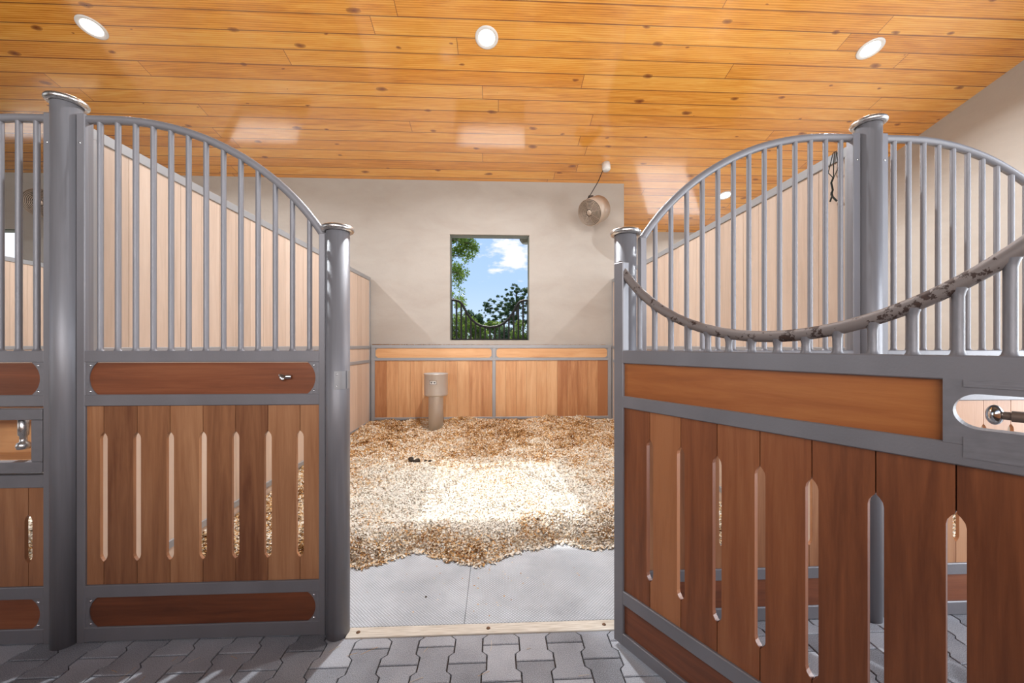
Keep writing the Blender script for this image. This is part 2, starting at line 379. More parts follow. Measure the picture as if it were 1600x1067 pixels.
# ceiling
mb = MB()
ye = 7.34
def slab(x0, x1, y0, y1, th=.02):
    vs = [(x, y, zc(y)+dz) for x in (x0, x1) for y in (y0, y1) for dz in (0, th)]
    mb.add(vs, [(0,1,3,2), (4,6,7,5), (0,4,5,1), (2,3,7,6), (0,2,6,4), (1,5,7,3)])
slab(-12, XW+.2, 2.3, BY2+.2)
struct(mb.build('ceiling', PINE), 'sloping varnished knotty pine plank ceiling')
mb = MB(); slab(-12, XW+.2, -4.2, 2.299); struct(mb.build('ceiling_aisle', mat('bounce_cut_aisle_boards', (.10, .055, .03), .6)), 'unseen board ceiling over the aisle, darkened to cut bounce light')  # dark tone chosen to reduce bounce light onto the aisle floor
mb = MB(); slab(-12, XW+.6, BY+.2, ye, .02)
for i in range(0): pass
mb2 = mb; mb = MB()
vs = [(x, y, zc(y)+dz) for x in (-12, XW+.8) for y in (-4.2, ye) for dz in (.021, .14)]
mb.add(vs, [(0,1,3,2), (4,6,7,5), (0,4,5,1), (2,3,7,6), (0,2,6,4), (1,5,7,3)])
mb.box(-12, XW+.8, ye-.03, ye, zc(ye), zc(ye)+.16)
struct(mb.build('roof', CONC), 'roof slab and eave over the stalls')
# walls with window openings
WIN = [-.094, -.094-BAY, -.094-2*BAY]; WW, WZ0, WZ1 = .5985, 1.372, 2.965
TK = .17
def wall_y(name, x0, x1, y, wins, m=PLASTER):
    mb = MB(); xs = [x0]
    for c in sorted(wins): xs += [c-WW, c+WW]
    xs.append(x1)
    for i in range(len(xs)-1):
        a, b2 = xs[i], xs[i+1]
        if i % 2 == 0: segs = [(-.1, zc(y)+.0)]
        else: segs = [(-.1, WZ0), (WZ1, zc(y))]
        for z0, z1 in segs: 
            zt0 = z1 if z1 < zc(y)-.01 else zc(y)
            zt1 = z1 if z1 < zc(y)-.01 else zc(y+TK)
            vs = [(a, y, z0), (b2, y, z0), (b2, y+TK, z0), (a, y+TK, z0), (a, y, zt0), (b2, y, zt0), (b2, y+TK, zt1), (a, y+TK, zt1)]
            mb.add(vs, [(0,1,2,3), (4,5,6,7), (0,1,5,4), (2,3,7,6), (1,2,6,5), (0,3,7,4)])
    return struct(mb.build(name, m))
wall_y('wall_back', -11.8, 1.96, BY, WIN)
wall_y('wall_back_right_bay', 1.96, XW, BY2, [-.094+BAY])
def wall_x(name, x0, x1, y0, y1):
    mb = MB(); vs = []
    for x in (x0, x1):
        for y in (y0, y1): vs += [(x, y, -.1), (x, y, zc(y))]
    mb.add(vs, [(0,1,3,2), (4,6,7,5), (0,4,5,1), (2,3,7,6), (0,2,6,4), (1,5,7,3)])
    return struct(mb.build(name, PLASTER))
wall_x('wall_return', 1.78, 1.96, BY+TK+.001, BY2+TK)
wall_x('wall_right', XW, XW+.18, D-.1, BY2+TK)
wall_x('wall_left', -12, -11.8, D-.1, BY+TK)
# wall behind the camera, with a made-up opening behind the added rear fill
mb = MB(); mb.box(-12, -3.3, -4.2, -4.0, 0, zc(-4)); mb.box(3.3, XW+.2, -4.2, -4.0, 0, zc(-4)); mb.box(-3.3, 3.3, -4.2, -4.0, 4.4, zc(-4))
struct(mb.build('wall_front', PLASTER))
# unseen board wall added behind the camera to keep low light off the floor
mb = MB(); mb.box(-7.4, XW-.01, -2.06, -2.0, 0, 1.85); struct(mb.build('wall_light_block', BOARD), 'added unseen board wall that blocks low light from behind the camera')
# outdoor ground
mb = MB(); mb.box(-120, 120, BY+TK, 160, -.4, -.25); struct(mb.build('ground', GRASS), 'grass outside the window')
mb = MB(); mb.box(-14, 9, BY+TK+.0, 19, -.26, -.12); struct(mb.build('apron', mat('pale_concrete', (.80, .78, .74), .9)), 'sunlit pale concrete strip outside the windows')
# window stone sill edges are the wall itself; thin dark frame lining as window_1
for i, c in enumerate(WIN+[-.094+BAY]):
    y = BY if i < 3 else BY2
    mb = MB(); tt = .012
    mb.box(c-WW, c-WW+tt, y+.03, y+TK-.01, WZ0, WZ1); mb.box(c+WW-tt, c+WW, y+.03, y+TK-.01, WZ0, WZ1)
    mb.box(c-WW, c+WW, y+.03, y+TK-.01, WZ1-tt, WZ1)
    struct(mb.build('window_%d' % (i+1), CONC), 'unglazed window opening with dark lining')

# window grilles
def window_grille(c, y, label):
    g_ = thing('window_grille', label, 'grille', (c, y, WZ0), group=None)
    w_ = WW-.012; zt = .625; zm = .205
    pts = []
    for k in range(41):
        x = -w_+2*w_*k/40; u = abs(x)/w_
        z = float(np.interp(u*365, [0, 75, 135, 185, 230, 255, 285, 320, 365], [.200, .217, .262, .340, .445, .530, .592, .614, .620]))
        pts.append((x, 0, z))
    mb = MB(); mb.tube(pts, .018, 8); mb.build('top_rail', BLACK, g_)
    mb = MB(); mb.box(-w_, w_, -.01, .01, .004, .026); mb.build('bottom_rail', BLACK, g_)
    for k in range(15):
        x = -w_+2*w_*(k+1)/16*1.0
        zz = np.interp(x, [p[0] for p in pts], [p[2] for p in pts])
        mb = MB(); mb.box(x-.013, x+.013, -.008, .008, .02, zz); mb.build('bar', BLACK, g_)
    for s in (-1, 1):
        mb = MB(); mb.box(s*w_-.008*s-.006, s*w_-.008*s+.006, -.01, .01, .004, zt); mb.build('side_bar', BLACK, g_)
window_grille(WIN[0], BY+.13, 'black iron grille with a dipped top rail in the window above the waterer')

# ------------------------------------------------------------------ stall fronts
YF = -.013; FD = .040          # frame front face relative to the post line
def post(x, height, label, strike=0):
    p = thing('stall_post', label, 'post', (x, D, 0), group='round grey posts of the stall front')
    mb = MB(); mb.lathe([(.0, .0), (.05, .0), (.05, height-.02), (0, height-.02)], 40); mb.build('pipe', PAINT, p)
    mb = MB()
    prof = [(.0, height+.002), (.045, height+.003)]
    for k in range(13):
        a = R(90-k*25); prof.append((.056+.014*math.cos(a), height-.011+.0135*math.sin(a)))
    prof.append((.049, height-.03))
    mb.lathe(prof, 40); mb.build('cap', STEEL, p)['label'] = 'polished stainless cap'
    if strike:
        s = strike; mb = MB(); n_ = 7
        vs = []; 
        for k in range(n_):
            a = R(-90+s*(5+9*k)); 
            for z in (1.105, 1.185): vs.append((.0515*math.cos(a), .0515*math.sin(a), z))
            for z in (1.105, 1.185): vs.append((.0495*math.cos(a), .0495*math.sin(a), z))
        fs = [(4*k, 4*k+4, 4*k+5, 4*k+1) for k in range(n_-1)]
        mb.add(vs, fs); mb.box(s*.0503-.003, s*.0503+.0015, -.02, .006, 1.105, 1.185)
        sp_ = mb.build('strike_plate', LIT_GREY, p)
        for z in (1.12, 1.17):
            a = R(-90+s*16); M = Matrix.Translation((.0515*math.cos(a), .0515*math.sin(a), z)) @ Vector((math.cos(a), math.sin(a), 0)).to_track_quat('Z', 'Y').to_matrix().to_4x4()
            mb = MB(); mb.lathe([(0, .002), (.003, .0018), (.0042, 0)], 10, M); mb.build('screw', CHROME, sp_)
    return p
HT = 2.372; HS = 1.832
post(P1, HT, 'tall round grey post left of the left barred panel')
post(P2, HS, 'short round grey post at the left side of the open stall doorway', 1)
post(P3, HS, 'short round grey post behind the open gate hinge')
post(P4, HT, 'tall round grey post behind the open gate')
RB0, RB1 = 1.224, 1.275      # rail under the bars
RC0, RC1 = 1.033, 1.083
RD0, RD1 = .196, .250
RE1 = .067
def slot_board(mb, x0, x1, z0, z1, ls, rs, y0, y1, tint, zs0=.350, zs1=.917, hwid=.0150):
    g = .0013
    poly = [(x0+g, z0), (x1-g, z0)]
    tip = .028
    def side(x, s):        # going up on the right side (s=-1: slot eats leftwards)
        r = [(x, zs0), (x+s*hwid*.45, zs0+tip*.25), (x+s*hwid*.85, zs0+tip*.6), (x+s*hwid, zs0+tip), (x+s*hwid, zs1-tip), (x+s*hwid*.85, zs1-tip*.6), (x+s*hwid*.45, zs1-tip*.25), (x, zs1)]
        return r
    if rs: poly += side(x1-g, -1)
    poly += [(x1-g, z1), (x0+g, z1)]
    if ls: poly += side(x0+g, 1)[::-1]
    mb.prism(poly, y0, y1, tint)
def tongues(mb, js, z0, z1, y0, y1, zs0, zs1):
    for x in js:
        mb.box(x-.004, x+.004, y0, y1, z0, zs0-.004, tint=.02); mb.box(x-.004, x+.004, y0, y1, zs1+.004, z1, tint=.02)
def bracket(parent, xo, s, z0, z1, yf, corner=.05, mid=.016):
    """plate with an arc cut out that holds a plank end; s=+1: plate grows to +x from xo"""
    zm = (z0+z1)/2; h = (z1-z0)/2; mb = MB()
    # circle through (corner, +-h) and (mid, 0)
    dd = corner-mid; Rr = (dd*dd+h*h)/(2*dd); cx = mid+Rr; a0 = math.asin(h/Rr)
    arc = [(cx-Rr*math.cos(-a0+2*a0*k/14), zm+Rr*math.sin(-a0+2*a0*k/14)) for k in range(15)]
    poly = [(xo, z0)]+[(xo+s*x, z) for x, z in arc]+[(xo, z1)]
    mb.prism(poly, yf, yf+.004); b = mb.build('bracket', PAINT, parent)
    for z in (z0+.014, z1-.014):
        M = Matrix.Translation((xo+s*.0225, yf, z)) @ Matrix.Rotation(R(90), 4, 'X')
        m2 = MB(); m2.lathe([(0, .004), (.003, .0036), (.0052, .0015), (.006, 0)], 12, M); m2.build('bolt', CHROME, b)
def top_curve(W, zh, zl, Rr=1.08):
    """flat from x=0, then an arc that dips to the far end (x=W)"""
    drop = zh-zl; a1 = math.acos(1-drop/Rr); xf = W-Rr*math.sin(a1)
    pts = [(0, zh), (xf*.5, zh)]
    for k in range(25):
        a = a1*k/24; pts.append((xf+Rr*math.sin(a), zh-Rr*(1-math.cos(a))))
    return pts
def fixed_panel(xt, s, label, tints, hatch=False, bars=13):
    """xt = x of the tall post, s=+1 panel runs to +x; local u runs from tall post to short post"""
    W = 1.165-.1+.0; x0 = xt+s*.05
    p = thing('stall_front_panel', label, 'stall panel', (x0, D, 0), group='fixed barred panels of the stall fronts')
    y0, y1 = YF, YF+FD; st = .037
    X = lambda u: s*u
    def bx(mb, u0, u1, z0, z1, ya=y0, yb=y1, bev=.003): a, b = sorted((X(u0), X(u1))); mb.box(a, b, ya, yb, z0, z1, bev=bev)
    mb = MB()
    bx(mb, .001, st, 0, 2.31); bx(mb, W-.030, W-.001, 0, 1.80)
    e0, e1 = st-.004, W-.026
    ya_, yb_ = y0+.0005, y1-.0005
    bx(mb, e0, e1, RB0, RB1, ya_, yb_); bx(mb, e0, e1, RC0, RC1, ya_, yb_); bx(mb, e0, e1, RD0, RD1, ya_, yb_); bx(mb, e0, e1, .004, RE1, ya_, yb_)
    if hatch: bx(mb, e0, e1, .68, .735)
    fr_ = mb.build('frame', PAINT, p)
    for z in (2.18, 1.9 if 0 else 2.18-.0,)[:1]:
        M = Matrix.Translation((X(.018), y0, z)) @ Matrix.Rotation(R(90), 4, 'X'); m2 = MB(); m2.lathe([(0, .003), (.004, .002), (.005, 0)], 10, M); m2.build('screw', CHROME, fr_)
    pts = top_curve(W-.012, 2.293, 1.790)
    yc = (y0+y1)/2
    mb = MB(); mb.tube([(X(u), yc, z) for u, z in pts], .0175, 14); mb.build('top_rail', PAINT, p)
    us = [q[0] for q in pts]; zs = [q[1] for q in pts]
    for k in range(bars):
        u = .083+.0753*k
        zt = float(np.interp(u, us, zs)); sl = float(np.interp(u+.02, us, zs)-np.interp(u-.02, us, zs))/.04
        mb = MB(); mb.lathe([(.0165, RB1-.001), (.0125, RB1+.004), (.0108, RB1+.012), (.0108, zt-.02), (.0108, zt)], 14, Matrix.Translation((X(u), yc, 0)))
        mb.build('bar', PAINT, p)
        # weld at the top of each bar is part of its flare
    # planks
    for z0, z1, ti in ((RC1, RB0, tints[-1]), (RE1, RD0, tints[-2])):
        mb = MB(); bx(mb, st-.006, W-.026, z0-.004, z1+.001 if z1 < 1 else z1-.003, y0+.008, y0+.032, 0); mb.t = [ti]*len(mb.t)
        mb.build('plank', PLANK, p)
        bracket(p, X(st-.001), s, z0, z1, y0+.0035); bracket(p, X(W-.029), -s, z0, z1, y0+.0035)
    # slotted boards
    j = [.107+.1404*k for k in range(7)]
    zt = .68 if hatch else RC0
    edges = [st-.006]+j+[W-.026]; mb = MB()
    for k in range(8):
        a, b = edges[k], edges[k+1]; l_, r_ = k > 0, k < 7
        if s < 0: a, b, l_, r_ = -b, -a, r_, l_
        slot_board(mb, a, b, RD1-.004, zt+.004, l_, r_, y0+.010, y0+.024, tints[k], zs1=(.56 if hatch else .917))
    tongues(mb, [s*q for q in j], RD1, zt, y0+.014, y0+.018, .350, .56 if hatch else .917)
    mb.build('board_panel', BOARD, p)
    return p, X, y0, y1, W, st
T1 = [.55, .30, .45, .62, .40, .28, .62, .66, .25, .5]
pl, X, y0, y1, W, st = fixed_panel(P1, 1, 'tall barred panel with slotted brown boards, left of the open doorway', T1)
# little chrome snap hook screwed on the upper plank
mb = MB(); u = .895; mb.lathe([(0, .012), (.006, .011), (.009, .004), (.010, 0)], 14, Matrix.Translation((u-.018, y0+.008, 1.163)) @ Matrix.Rotation(R(90), 4, 'X'))
mb.tube([(u-.018, y0-.004, 1.163), (u-.004, y0-.008, 1.158), (u+.008, y0-.006, 1.160), (u+.022, y0-.003, 1.159)], [.010, .008, .011, .009], 10); mb.tube([(u-.026, y0-.004, 1.168), (u-.018, y0-.010, 1.150), (u-.006, y0-.008, 1.147)], .006, 8); mb.build('hook', CHROME, pl)['label'] = 'small shiny metal hook'
pr, *_ = fixed_panel(P4, -1, 'tall barred panel behind the open gate, between short and tall posts', [.4, .6, .75, .5, .85, .6, .4, .7, .5, .6])
pr2, *_ = fixed_panel(P4, 1, 'barred panel at the far right edge, beyond the tall post behind the gate', [.7, .9, .8, .95, .8, .9, .7, .8, .6, .6])
pl2, X2, y0, y1, W2, st2 = fixed_panel(P1, -1, 'barred panel at the far left edge with a framed feed hatch', [.45, .5, .35, .5, .6, .4, .5, .6, .65, .3], hatch=True)
# feed hatch frame in the far-left panel
fh = thing('feed_hatch', 'small grey framed swivel feed hatch at the far left edge', 'hatch', (P1-.05, D, 0))
mb = MB()
for a, b, c, d in ((.042, .60, .975, 1.022), (.042, .60, .745, .792), (.042, .088, .793, .974), (.555, .60, .793, .974)):
    mb.box(-b, -a, y0+.002, y1-.002, c, d, bev=.002)
mb.build('frame', PAINT, fh)
mb = MB(); mb.box(-.56, -.09, y0+.06, y0+.30, .73, .76); mb.box(-.56, -.09, y0+.28, y0+.30, .73, 1.0); mb.t = [.5]*len(mb.t); mb.build('trough', HONEYX, fh)
mb = MB(); M = Matrix.Translation((-.175, y0+.05, 0)); mb.lathe([(0, .985), (.017, .985), (.017, .90), (.012, .895), (.012, .87), (.02, .865), (.024, .852), (.02, .838), (0, .836)], 20, M); mb.build('latch_knob', STEEL, fh)

# right short end of the neighbour's front beyond frame: post and doorway are out of view
# ------------------------------------------------------------------ the open gate
gx, gy = .513, 1.627
gate = thing('stall_gate', 'open grey steel gate with dipped top rail and slotted dark brown boards', 'gate', (gx, gy, 0), math.atan2(-.8526, .5225))
GW = 1.20; gf, gb = .0, .040     # camera-facing side is local -y: the frame lies behind it
mb = MB()
mb.box(0, .050, gf, gb, .019, 1.655, bev=.003); mb.box(GW-.05, GW, gf, gb, .019, 1.655, bev=.003)
mb.box(.046, GW-.046, gf, gb, RB0-.002, RB1+.002, bev=.003)
mb.box(.046, GW-.046, gf, gb, RC0, RC1, bev=.003)
mb.box(.046, GW-.046, gf, gb, RD0-.001, RD1+.003, bev=.003); mb.box(.046, GW-.046, gf, gb, .019, .072, bev=.003)
mb.build('frame', PAINT, gate)
# latch plate with a stadium shaped hole
mb = MB(); px0, px1, pz0, pz1 = .954, GW-.046, RC1-.002, RB0+.001
hx0, hx1, hz0, hz1 = .969, 1.128, 1.117, 1.194; hr = (hz1-hz0)/2; hzc = (hz0+hz1)/2
hole = [(hx1-hr+hr*math.cos(R(a)), hzc+hr*math.sin(R(a))) for a in range(-90, 91, 10)]+[(hx0+hr+hr*math.cos(R(a)), hzc+hr*math.sin(R(a))) for a in range(90, 271, 10)]
n_ = len(hole); outer = []
cxm, czm = (hx0+hx1)/2, hzc
for x, z in hole:     # project each hole vertex outward to the plate's rectangle
    dx, dz = x-cxm, z-czm
    k = min(((px1-cxm)/dx if dx > 0 else (px0-cxm)/dx) if abs(dx) > 1e-6 else 9e9, ((pz1-czm)/dz if dz > 0 else (pz0-czm)/dz) if abs(dz) > 1e-6 else 9e9)
    outer.append((cxm+dx*k, czm+dz*k))
vs = [(x, gf, z) for x, z in hole]+[(x, gf, z) for x, z in outer]+[(x, gb, z) for x, z in hole]+[(x, gb, z) for x, z in outer]
fs = []
for i in range(n_):
    j = (i+1) % n_; fs += [(i, j, j+n_, i+n_), (i+2*n_, i+3*n_, j+3*n_, j+2*n_), (i, i+2*n_, j+2*n_, j)]
mb.add(vs, fs)
for cx_, cz_ in ((px0, pz0), (px0, pz1), (px1, pz0), (px1, pz1)):   # fill plate corners
    ex = min((i for i in range(n_) if abs(outer[i][0]-cx_) < 1e-6), key=lambda i: abs(outer[i][1]-cz_))
    ez = min((i for i in range(n_) if abs(outer[i][1]-cz_) < 1e-6), key=lambda i: abs(outer[i][0]-cx_))
    for y in (gf, gb): mb.add([(cx_, y, cz_), (outer[ex][0], y, outer[ex][1]), (outer[ez][0], y, outer[ez][1])], [(0, 1, 2)])
mb.build('latch_plate', PAINT, gate, recalc=False)
mb = MB(); mb.box(.984, GW-.046, gf-.0015, gf+.001, 1.208, 1.2235); mb.build('latch_cover', PAINT, gate); mb = MB(); mb.box(.984, GW-.046, gf-.0015, gf+.001, RC0+.02, 1.098); mb.build('latch_cover', PAINT, gate)
mb = MB(); M = Matrix.Translation((1.026, .010, 1.152)) @ Matrix.Diagonal((.70, .85, 1.15, 1)); 
prof = [(.0185*math.sin(R(a)), -.0185*math.cos(R(a))) for a in range(0, 181, 10)]; mb.lathe(prof, 24, M)
kn = mb.build('latch_knob', CHROME, gate)
mb = MB(); mb.tube([(1.036, .010, 1.152), (1.050, .010, 1.152)], .0085, 14); mb.tube([(1.048, .010, 1.152), (1.13, .010, 1.152)], .0115, 16); mb.build('latch_rod', ROD, gate)
# dipped top rail: an arc of a circle
pts = []; Rg = .690; a1 = math.asin((.6-.012)/Rg); zb = 1.326
for k in range(49):
    a = -a1+2*a1*k/48; pts.append((.6+Rg*math.sin(a), .020, zb+Rg*(1-math.cos(a))))
mb = MB(); mb.tube(pts, .0175, 16); mb.build('top_rail', WORN, gate)['label'] = 'dipped top rail with worn paint'
for k in range(15):
    u = .120+.0712*k; zt = float(np.interp(u, [p[0] for p in pts], [p[2] for p in pts]))
    mb = MB(); fl = [(.0165, RB1), (.0125, RB1+.005), (.0105, RB1+.013)]
    if zt-RB1 < .05: fl = [(.0165, RB1), (.0118, RB1+.006), (.0105, RB1+.011)]
    mb.lathe(fl+[(.0105, max(zt-.028, RB1+.014)), (.0125, zt-.018), (.0165, zt-.008)], 16, Matrix.Translation((u, .020, 0))); mb.build('bar', PAINT, gate)
mb = MB(); mb.box(.046, .957, gf+.012, gf+.034, RC1-.004, RB0+.001, tint=.55); mb.build('plank', GPLANK, gate)['label'] = 'orange-brown upper plank'
mb = MB(); mb.box(.046, GW-.046, gf+.012, gf+.034, .068, RD0+.002, tint=.4); mb.build('plank', PLANK, gate)
j = [.176+.1328*k for k in range(7)]; ed = [.046]+j+[GW-.046]; mb = MB()
gt = [.40, .78, .42, .60, .50, .38, .35, .30]
for k in range(8): slot_board(mb, ed[k], ed[k+1], RD1, RC0+.003, k > 0, k < 7, gf+.010, gf+.030, gt[k], .355, .922, .0140)
tongues(mb, j, RD1, RC0, gf+.018, gf+.022, .355, .922); mb.build('board_panel', GBOARD, gate)
# hinges between gate stile and post
for z in (.35, 1.45):
    mb = MB(); mb.tube([(.012, .048, z-.035), (.012, .048, z+.035)], .012, 12); mb.tube([(.012, .048, z), (-.03, .075, z)], .008, 8); mb.build('hinge', PAINT, gate)

# ------------------------------------------------------------------ partitions
def partition(xc, label, y0=D+.055, y1=BY-.03, nb=24, seed=1):
    p = thing('stall_partition', label, 'partition', (xc, y0, 0), group='board partitions between stalls')
    L = y1-y0; rnd = random.Random(seed); h = .022
    mb = MB(); zt = 2.30
    for z0, z1 in ((zt-.052, zt), (1.245, 1.288), (1.04, 1.083), (.14, .185)): mb.box(-h, h, 0, L, z0, z1, bev=.003)
    mb.box(-h+.001, h-.001, 0, .05, 0, zt-.001, bev=.003); mb.box(-h+.001, h-.001, L-.04, L, 0, zt-.001, bev=.003)
    mb.build('frame', LIT_GREY, p)
    ts = [rnd.random() for _ in range(nb)]
    for nm, z0, z1 in (('upper_board_panel', 1.286, zt-.05), ('lower_board_panel', .183, 1.042)):
        mb = MB()
        for k in range(nb):
            a = .05+(L-.09)*k/nb; b = .05+(L-.09)*(k+1)/nb
            mb.box(-.014, .014, a+.0012, b-.0012, z0, z1, tint=ts[k])
        mb.build(nm, PALE_GLARE, p)
    mb = MB(); mb.box(-.014, .014, .05, L-.04, 1.083, 1.245, tint=.5); mb.build('middle_plank', PALE_GLARE, p)
    mb = MB(); mb.box(-.014, .014, .05, L-.04, .02, .14, tint=.4); mb.build('bottom_plank', PALE_GLARE, p)
partition(P1, 'pale board partition on the left side of the open stall', seed=3)
partition(P4, 'pale board partition on the right side of the open stall', seed=5)
partition(P1-BAY, 'pale board partition glimpsed between the bars at the far left edge', seed=8)

# ------------------------------------------------------------------ wainscot on the back wall
def wainscot(x0, x1, xm, y, label, seed=2, n1=10, n2=11):
    p = thing('wall_wainscot', label, 'wall panelling', (x0, y, 0))
    yf = -.045; W = x1-x0; m = xm-x0; rnd = random.Random(seed)
    mb = MB()
    for z0, z1 in ((1.252, 1.300), (1.068, 1.110), (.19, .225)): mb.box(0, W, yf, 0, z0, z1, bev=.003)
    for a, b in ((0, .055), (m-.025, m+.025), (W-.055, W)): mb.box(a, b, yf+.001, -.001, 0, 1.299, bev=.003)
    mb.build('frame', LIT_GREY, p)
    for a, b, n in ((.055, m-.025, n1), (m+.025, W-.055, n2)):
        mb = MB()
        ts = [.6, .5, .6, .75, .65, .8, .2, .3, .22, .35, .05][:n] if a > 1 else [.2, .55, .6, .5, .75, .62, .6, .7, .45, .35][:n]
        for k in range(n): mb.box(a+(b-a)*k/n+.001, a+(b-a)*(k+1)/n-.001, yf+.010, yf+.032, .22, 1.07, tint=ts[k]*.85+.05)
        mb.build('board_panel', HONEY, p)
        # upper plank with chamfered ends
        cz = .03; poly = [(a+.012, 1.112+cz), (a+.012+cz, 1.112), (b-.012-cz, 1.112), (b-.012, 1.112+cz), (b-.012, 1.250-cz), (b-.012-cz, 1.250), (a+.012+cz, 1.250), (a+.012, 1.250-cz)]
        mb = MB(); mb.prism(poly, yf+.006, yf+.030, .6); mb.build('plank', HONEYX, p)
        mb = MB(); mb.box(a, b, yf+.0125, yf+.028, 1.108, 1.254); mb.build('backing_plate', LIT_GREY, p)
wainscot(P1+.03, P4-.03, -.03, BY-.002, 'honey wood panelling in a grey frame below the window on the back wall')

# ------------------------------------------------------------------ automatic waterer
wx, wy = -.845, 5.36
wt = thing('automatic_waterer', 'stainless steel waterer bowl on a round pedestal beside the back wall', 'waterer', (wx, wy, .0))
mb = MB(); mb.lathe([(0, .10), (.104, .10), (.104, .60)], 36); mb.build('pedestal', BRUSH, wt)
mb = MB(); mb.lathe([(.10, .585), (.150, .590), (.162, .600), (.166, .612), (.166, .888), (.170, .893), (.170, .902), (.158, .902), (.155, .80), (0, .79)], 48); mb.build('bowl', BRUSH, wt)
mb = MB(); n_ = 8
vs = []; a0, a1 = R(-95-16), R(-95+16)
for k in range(n_):
    a = a0+(a1-a0)*k/(n_-1)
    for z in (.762, .805): vs.append((.1672*math.cos(a), .1672*math.sin(a), z))
mb.add(vs, [(2*k, 2*k+2, 2*k+3, 2*k+1) for k in range(n_-1)]); lb = mb.build('nameplate', WHITE, wt, recalc=False)
mb = MB()
def arcbox(a0, a1, z0, z1, r=.1680):
    vs = []
    for k in range(5):
        a = R(a0+(a1-a0)*k/4)
        for z in (z0, z1): vs.append((r*math.cos(a), r*math.sin(a), z))
    mb.add(vs, [(2*k, 2*k+2, 2*k+3, 2*k+1) for k in range(4)])
for a, b, z0, z1 in ((-111, -79, .802, .806), (-111, -79, .761, .765), (-111, -109.5, .761, .806), (-80.5, -79, .761, .806), (-107, -98, .776, .793), (-92, -83, .776, .793), (-101, -89, .783, .787), (-111, -109.3, .806, .816), (-80.7, -79, .806, .816)): arcbox(a, b, z0, z1)
mb.build('emblem', BLACK, lb, recalc=False)

# ------------------------------------------------------------------ fans
def fan(loc, aim, label, boxloc=None):
    f = thing('basket_fan', label, 'fan', loc, group='round fans of the stalls')
    d = Vector(aim).normalized(); Q = d.to_track_quat('Z', 'Y').to_matrix().to_4x4()
    r = .185; dep = .25
    mb = MB(); mb.lathe([(r*.97, -dep), (r, -dep), (r, .0), (r*.97, .0), (r*.965, -dep+.01)], 36, Q); mb.build('housing', FANM, f)
    mb = MB(); mb.lathe([(0, -dep+.02), (r*.96, -dep+.02)], 32, Q); mb.build('back_guard', FAND, f)
    mb = MB()
    for k in range(1, 9):
        rr = r*(.22+.78*k/8.3); mb.tube([Q @ Vector((rr*math.cos(2*math.pi*i/28), rr*math.sin(2*math.pi*i/28), .012-.010*(k/8)**2)) for i in range(28)], .0050, 6, closed=True)
    for k in range(8):
        a = 2*math.pi*k/8; mb.tube([Q @ Vector((.03*math.cos(a), .03*math.sin(a), .012)), Q @ Vector((r*math.cos(a), r*math.sin(a), .0))], .003, 5)
    mb.build('guard', FANM, f)
    mb = MB(); mb.lathe([(0, .02), (.034, .018), (.040, .008), (.040, -.06), (0, -.06)], 20, Q); mb.build('motor', FANM, f)
    for k in range(4):
        a = math.pi/2*k+.3; ca, sa = math.cos(a), math.sin(a); mb = MB()
        vs = []
        for rr, wd, tw in ((.035, .02, .020), (.10, .045, .022), (.155, .055, .014)):
            for s in (-1, 1):
                x, y, z = rr, s*wd, -.05+s*tw; vs.append(Q @ Vector((x*ca-y*sa, x*sa+y*ca, z)))
            for s in (-1, 1):
                x, y, z = rr, s*wd, -.053+s*tw; vs.append(Q @ Vector((x*ca-y*sa, x*sa+y*ca, z)))
        mb.add(vs, [(0,1,5,4), (4,5,9,8), (2,6,7,3), (6,10,11,7), (0,4,6,2), (4,8,10,6), (1,3,7,5), (5,7,11,9), (8,9,11,10), (0,2,3,1)]); mb.build('blade', FAND, f)
    return f, Q
fl = Vector((1.30, 5.20, 3.14))
f1, Q = fan(fl, (-.80, -.72, -.52), 'beige round fan hanging from the ceiling right of the window')
ob = Vector((1.56, 5.30, zc(5.30)))
mb = MB(); back = Q @ Vector((0, 0, -.13)); top = Vector((.065, .10, .255))
mb.tube([back+Vector((0, 0, .17)), top*.9+Vector((0, 0, .03))], .014, 8); mb.box(top.x-.055, top.x+.01, top.y-.02, top.y+.02, .16, .275)
mb.build('bracket', FAND, f1)
mb = MB(); a = top; bv = ob-fl
pp = [Vector((-.035, .04, .15)), Vector((-.02, .05, .21)), a*1.0+Vector((-.03, 0, .03)), a.lerp(bv, .5)+Vector((-.01, 0, -.01)), bv+Vector((-.03, 0, -.06))]
mb.tube(pp, .006, 6); mb.build('cord', BLACK, f1)
jb = thing('ceiling_outlet_box', 'small white outlet box on the pine ceiling above the round fan', 'outlet box', tuple(ob))
mb = MB(); nrm = Vector((0, -.2425, -.970)); Qb = nrm.to_track_quat('Z', 'Y').to_matrix().to_4x4()
mb.lathe([(0, .0), (.058, .0), (.058, .09), (.05, .105), (0, .107)], 20, Qb); mb.build('box', WHITE, jb)
f2, _ = fan((-6.15, 5.36, 3.22), (.35, -.85, -.18), 'dusty round fan glimpsed between the bars at the far left edge')
mb = MB(); mb.tube([(0, .1, .16), (0, .12, zc(5.48)-3.22)], .012, 8); mb.build('bracket', FAND, f2)

